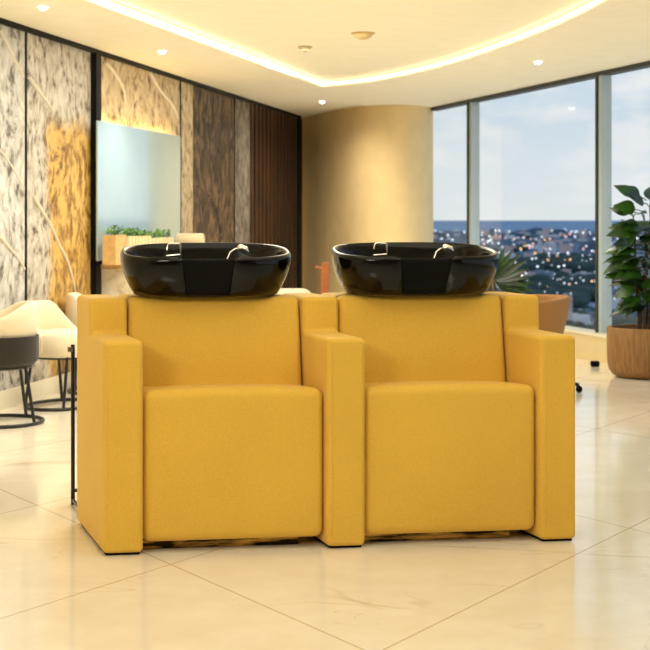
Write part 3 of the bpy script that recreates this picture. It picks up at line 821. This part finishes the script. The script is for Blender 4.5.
# big leaves reaching left toward the mullion, as in front of the pane
for (dx, z0, dz, L) in ((-.06, 1.26, .25, .24), (-.08, 1.13, -.02, .27), (-.09, .98, -.05, .27), (-.07, .84, -.2, .26), (-.08, .72, -.45, .24), (-.02, 1.34, .6, .22), (.0, 1.12, .2, .26), (-.03, .9, -.1, .26), (-.05, .62, -.5, .2)):
    for yy in (-.08, .06):
        c = Vector((dx*.4, yy, z0+random.uniform(-.02, .02))); o_ = Vector((-1, yy*4+random.uniform(-.3, .3), dz))
        pet = c+o_.normalized()*.07
        b.tube([c, pet], .004, 5); leaf(b, pet, o_, Vector((random.uniform(-.3,.3), random.uniform(-1.6, -.5), .8)), L*random.uniform(.68, .8), L*.52, random.uniform(.1, .35))
b.build('foliage', LEAF, t, angle=60)

# split-leaved plant behind the right basin
Yq = 9.3; cx = (492-325)/FPX*Yq
t = thing('potted_plant', 'low split-leaved dark green plant behind the right basin', 'plant', (cx, Yq, 0))
MB().lathe([(0, 0), (.12, 0), (.15, .03), (.165, .3), (.155, .31), (.145, .3), (.14, .25)], n=40).build('planter', POT, t, angle=50)
MB().lathe([(0, .27), (.142, .27)], n=30).build('soil', SOIL, t)
b = MB(); st = MB()
fans = [((.01, -.02, .80), (.5, -.2, .35), .25, 11, 2.3), ((-.10, .02, .82), (-.6, -.1, .3), .20, 9, 2.2), ((.02, .08, .83), (.1, .3, .8), .19, 9, 2.2), ((-.06, -.05, .74), (-.5, -.5, -.1), .2, 8, 2.0), ((.08, .0, .76), (.8, -.4, -.2), .2, 8, 2.0)]
for (c, d, L, nfin, span) in fans:
    c = Vector(c); d = Vector(d).normalized()
    st.tube([Vector((0, 0, .26)), Vector((c.x*.4, c.y*.4, .55)), c], .006, 6)
    nrm = Vector((0, -1, .35)).normalized(); s_ = d.cross(nrm).normalized()
    for k in range(nfin):
        a = (k/(nfin-1)-.5)*span
        dd = (d*math.cos(a)+s_*math.sin(a)).normalized()
        leaf(b, c+dd*.01, dd, nrm, L*(1-.25*abs(a)/1.2), .046, .12, .8)
st.build('stems', STEM, t); b.build('fronds', PALM, t, angle=60)

# small black floor socket at the foot of the sill
p = Vector(((595-325)*1680/146.5/FPX, 1680/146.5))
o = MB(); o.rbox((-.035, -.03, 0), (.035, .03, .045), .012, None, 3, 2)
o = o.build('floor_socket', RUBBER); o.location = (p.x, p.y, 0); tag(o, 'small black floor socket between the armrest and the tan planter', 'floor socket')

# ------------------------------------------------------------------ the city far below
GZ = -80.0; HG = EYE-GZ
def ground_at(px, py): Y = HG*FPX/(py-220); return Vector(((px-325)*Y/FPX, Y, GZ))
def mat_city():
    M = MatB('haze_tinted_city_ground'); v = M.coords()
    vo = M.n('ShaderNodeTexVoronoi'); vo.inputs['Scale'].default_value = .018; M.l(v, vo.inputs['Vector'])
    s = M.n('ShaderNodeSeparateColor'); M.l(vo.outputs['Color'], s.inputs[0])
    c = M.ramp(s.outputs[0], [(.0, (56, 84, 100)), (.4, (92, 120, 144)), (.75, (128, 154, 180)), (.95, (206, 214, 222))])  # distance haze is put into these bluish ground colours
    M.color(M.mix(M.ramp(M.noise(v, .003, 3), [(.4, (0,0,0,1)), (.65, (1,1,1,1))]), c, (38, 62, 70)))
    M.b.inputs['Roughness'].default_value = 1.0; M.b.inputs['Specular IOR Level'].default_value = 0; return M.m
b = MB(); b.add([(-3000, 300, GZ), (9000, 300, GZ), (9000, 9800, GZ), (-3000, 9800, GZ)], [(0,1,2,3)]); struct(b.build('city_ground', mat_city(), smooth=False))
M = MatB('haze_tinted_sea'); M.color(M.ramp(M.noise(M.coords(), .0006, 3), [(.3, (128, 156, 184)), (.7, (142, 168, 194))])); M.b.inputs['Roughness'].default_value = 1.0; M.b.inputs['Specular IOR Level'].default_value = 0  # sea colour lightened and greyed to stand in for haze
b = MB(); b.add([(-40000, 9800, GZ), (120000, 9800, GZ), (120000, 220000, GZ), (-40000, 220000, GZ)], [(0,1,2,3)]); struct(b.build('sea', M.m, smooth=False))
def mat_block(name, wallc, winc, sz):
    M = MatB(name); v = M.coords((1/sz, 1/sz, 1/sz))
    br = M.n('ShaderNodeTexBrick'); br.offset = 0; br.inputs['Scale'].default_value = 1; br.inputs['Mortar Size'].default_value = .12
    mp_ = M.n('ShaderNodeMapping'); mp_.inputs['Rotation'].default_value = (PI/2, 0, 0); M.l(v, mp_.inputs[0]); M.l(mp_.outputs[0], br.inputs['Vector'])
    br.inputs['Color1'].default_value = lin(winc); br.inputs['Color2'].default_value = lin(tuple(min(255, x*1.25) for x in winc)); br.inputs['Mortar'].default_value = lin(wallc)
    M.color(br.outputs[0]); M.b.inputs['Roughness'].default_value = .8; return M.m
BL = [mat_block('white_block', (206, 210, 216), (130, 146, 164), 5), mat_block('grey_block', (120, 140, 160), (74, 96, 118), 5), mat_block('pinkish_block', (206, 186, 184), (124, 120, 134), 5), mat_block('blue_grey_block', (84, 108, 134), (56, 78, 100), 5)]
def city_building(m, w_, d_, h_):
    b = MB(); b.box((-w_/2, -d_/2, 0), (w_/2, d_/2, h_)); b.box((-w_/2, -d_/2, h_), (w_/2, -d_/2+.6, h_+1.2)); b.box((-w_/4, -d_/4, h_), (w_/8, d_/6, h_+3))
    return b.build('city_building', m, smooth=False)
protos = [city_building(BL[i % 4], *dims) for i, dims in enumerate([(26, 18, 16), (34, 20, 12), (20, 16, 24), (42, 22, 14)])]
random.seed(5)
def put(i, px, py, sc_, rz):
    global used
    o = protos[i]
    if o.name in used: o = o.copy(); COL.objects.link(o)
    used.add(protos[i].name)
    o.location = ground_at(px, py); o.scale = sc_; o.rotation_euler = (0, 0, rz); return o
used = set(); placed = []
for k, px in enumerate((540, 547, 554, 561)):
    o = put(0 if k % 2 == 0 else 2, px, 256.5, (.36, .5, (2.0, 1.2, 1.7, 1.4)[k]), 0); placed.append((o.location.xy.copy(), .5)); tag(o, 'pale tower in the tight cluster of towers in the middle of the view', 'building', 'pale towers in the middle of the view')
o = put(2, 566, 327, (.4, .4, .95), .2); placed.append((o.location.xy.copy(), .5)); tag(o, 'pinkish white block just right of the tan tub chair', 'building')
o = put(1, 589, 318, (.4, .4, .5), -.2); placed.append((o.location.xy.copy(), .5)); tag(o, 'lit low block right of centre near the bottom of the wide pane', 'building')
LBL = 'small city building in the distance beyond the window'
for k in range(470):
    py = 231+100*random.random()**1.5; px = random.uniform(428, 660)
    if 258 < py < 275 and 520 < px < 606 or 283 < py < 308 and 515 < px < 606: continue
    s_ = random.uniform(.5, 1.0)*(1+max(0, (262-py))/30)
    g_ = ground_at(px, py)
    if any((g_.xy-q_).length < 26*(s_+r_) for q_, r_ in placed): continue
    placed.append((g_.xy.copy(), s_))
    tag(put(random.choice((0, 1, 1, 2, 3, 3)), px, py, (s_, s_, random.uniform(.4, .8)*s_), random.uniform(-.4, .4)), LBL, 'building', 'distant city buildings')
# tree canopies of the parks
b = MB(); random.seed(9)
def blob(px, py, r):
    c = ground_at(px, py); nu, nv = 7, 4
    if any((c.xy-q_).length < r*1.4+26*r_ for q_, r_ in placed): return
    sx_, sz_ = random.uniform(.8, 1.4), random.uniform(.6, 1.0)
    b.ball((c.x, c.y, GZ+r*.6), r, nu, nv, (sx_, 1, sz_))
for k in range(230): blob(random.uniform(520, 606), random.uniform(262, 274), random.uniform(7, 13))
for k in range(330): blob(random.uniform(512, 606), random.uniform(285, 309), random.uniform(6, 11))
for k in range(170): blob(random.uniform(480, 650), random.uniform(312, 345), random.uniform(4, 8))
for k in range(60): blob(random.uniform(430, 660), random.uniform(236, 300), random.uniform(8, 14))
TREE = simple('dusk_tree_canopy', (42, 70, 70), .95, vary=.4, vscale=.05)
tag(b.build('tree_canopy', TREE, angle=180), 'dark green tree canopies of the parks among the city buildings', 'trees', kind='stuff')
# lights of the city
random.seed(3)
def lights(name, label, col, st, n, box):
    b = MB()
    for k in range(n):
        px = random.uniform(box[0], box[2]); py = box[1]+(box[3]-box[1])*random.random()**1.3
        c = ground_at(px, py); r = random.uniform(.3, 1.0)*c.y/FPX
        if any((c.xy-q_).length < 20*r_ for q_, r_ in placed): continue
        b.ball((c.x, c.y, GZ+12+random.uniform(0, 14)), r, 8, 5)
    tag(b.build(name, emit(name+'_glow', col, st, False)), label, 'city lights', kind='stuff')
lights('white_city_light', 'cool white points of light scattered over the distant city', (240, 246, 255), 2.4, 230, (430, 233, 660, 322))
lights('orange_city_light', 'warm orange points of light scattered over the distant city', (255, 190, 120), 2.6, 40, (520, 240, 660, 312))
lights('pink_city_light', 'pinkish points of light scattered over the distant city', (255, 196, 190), 2.2, 36, (480, 238, 620, 268))
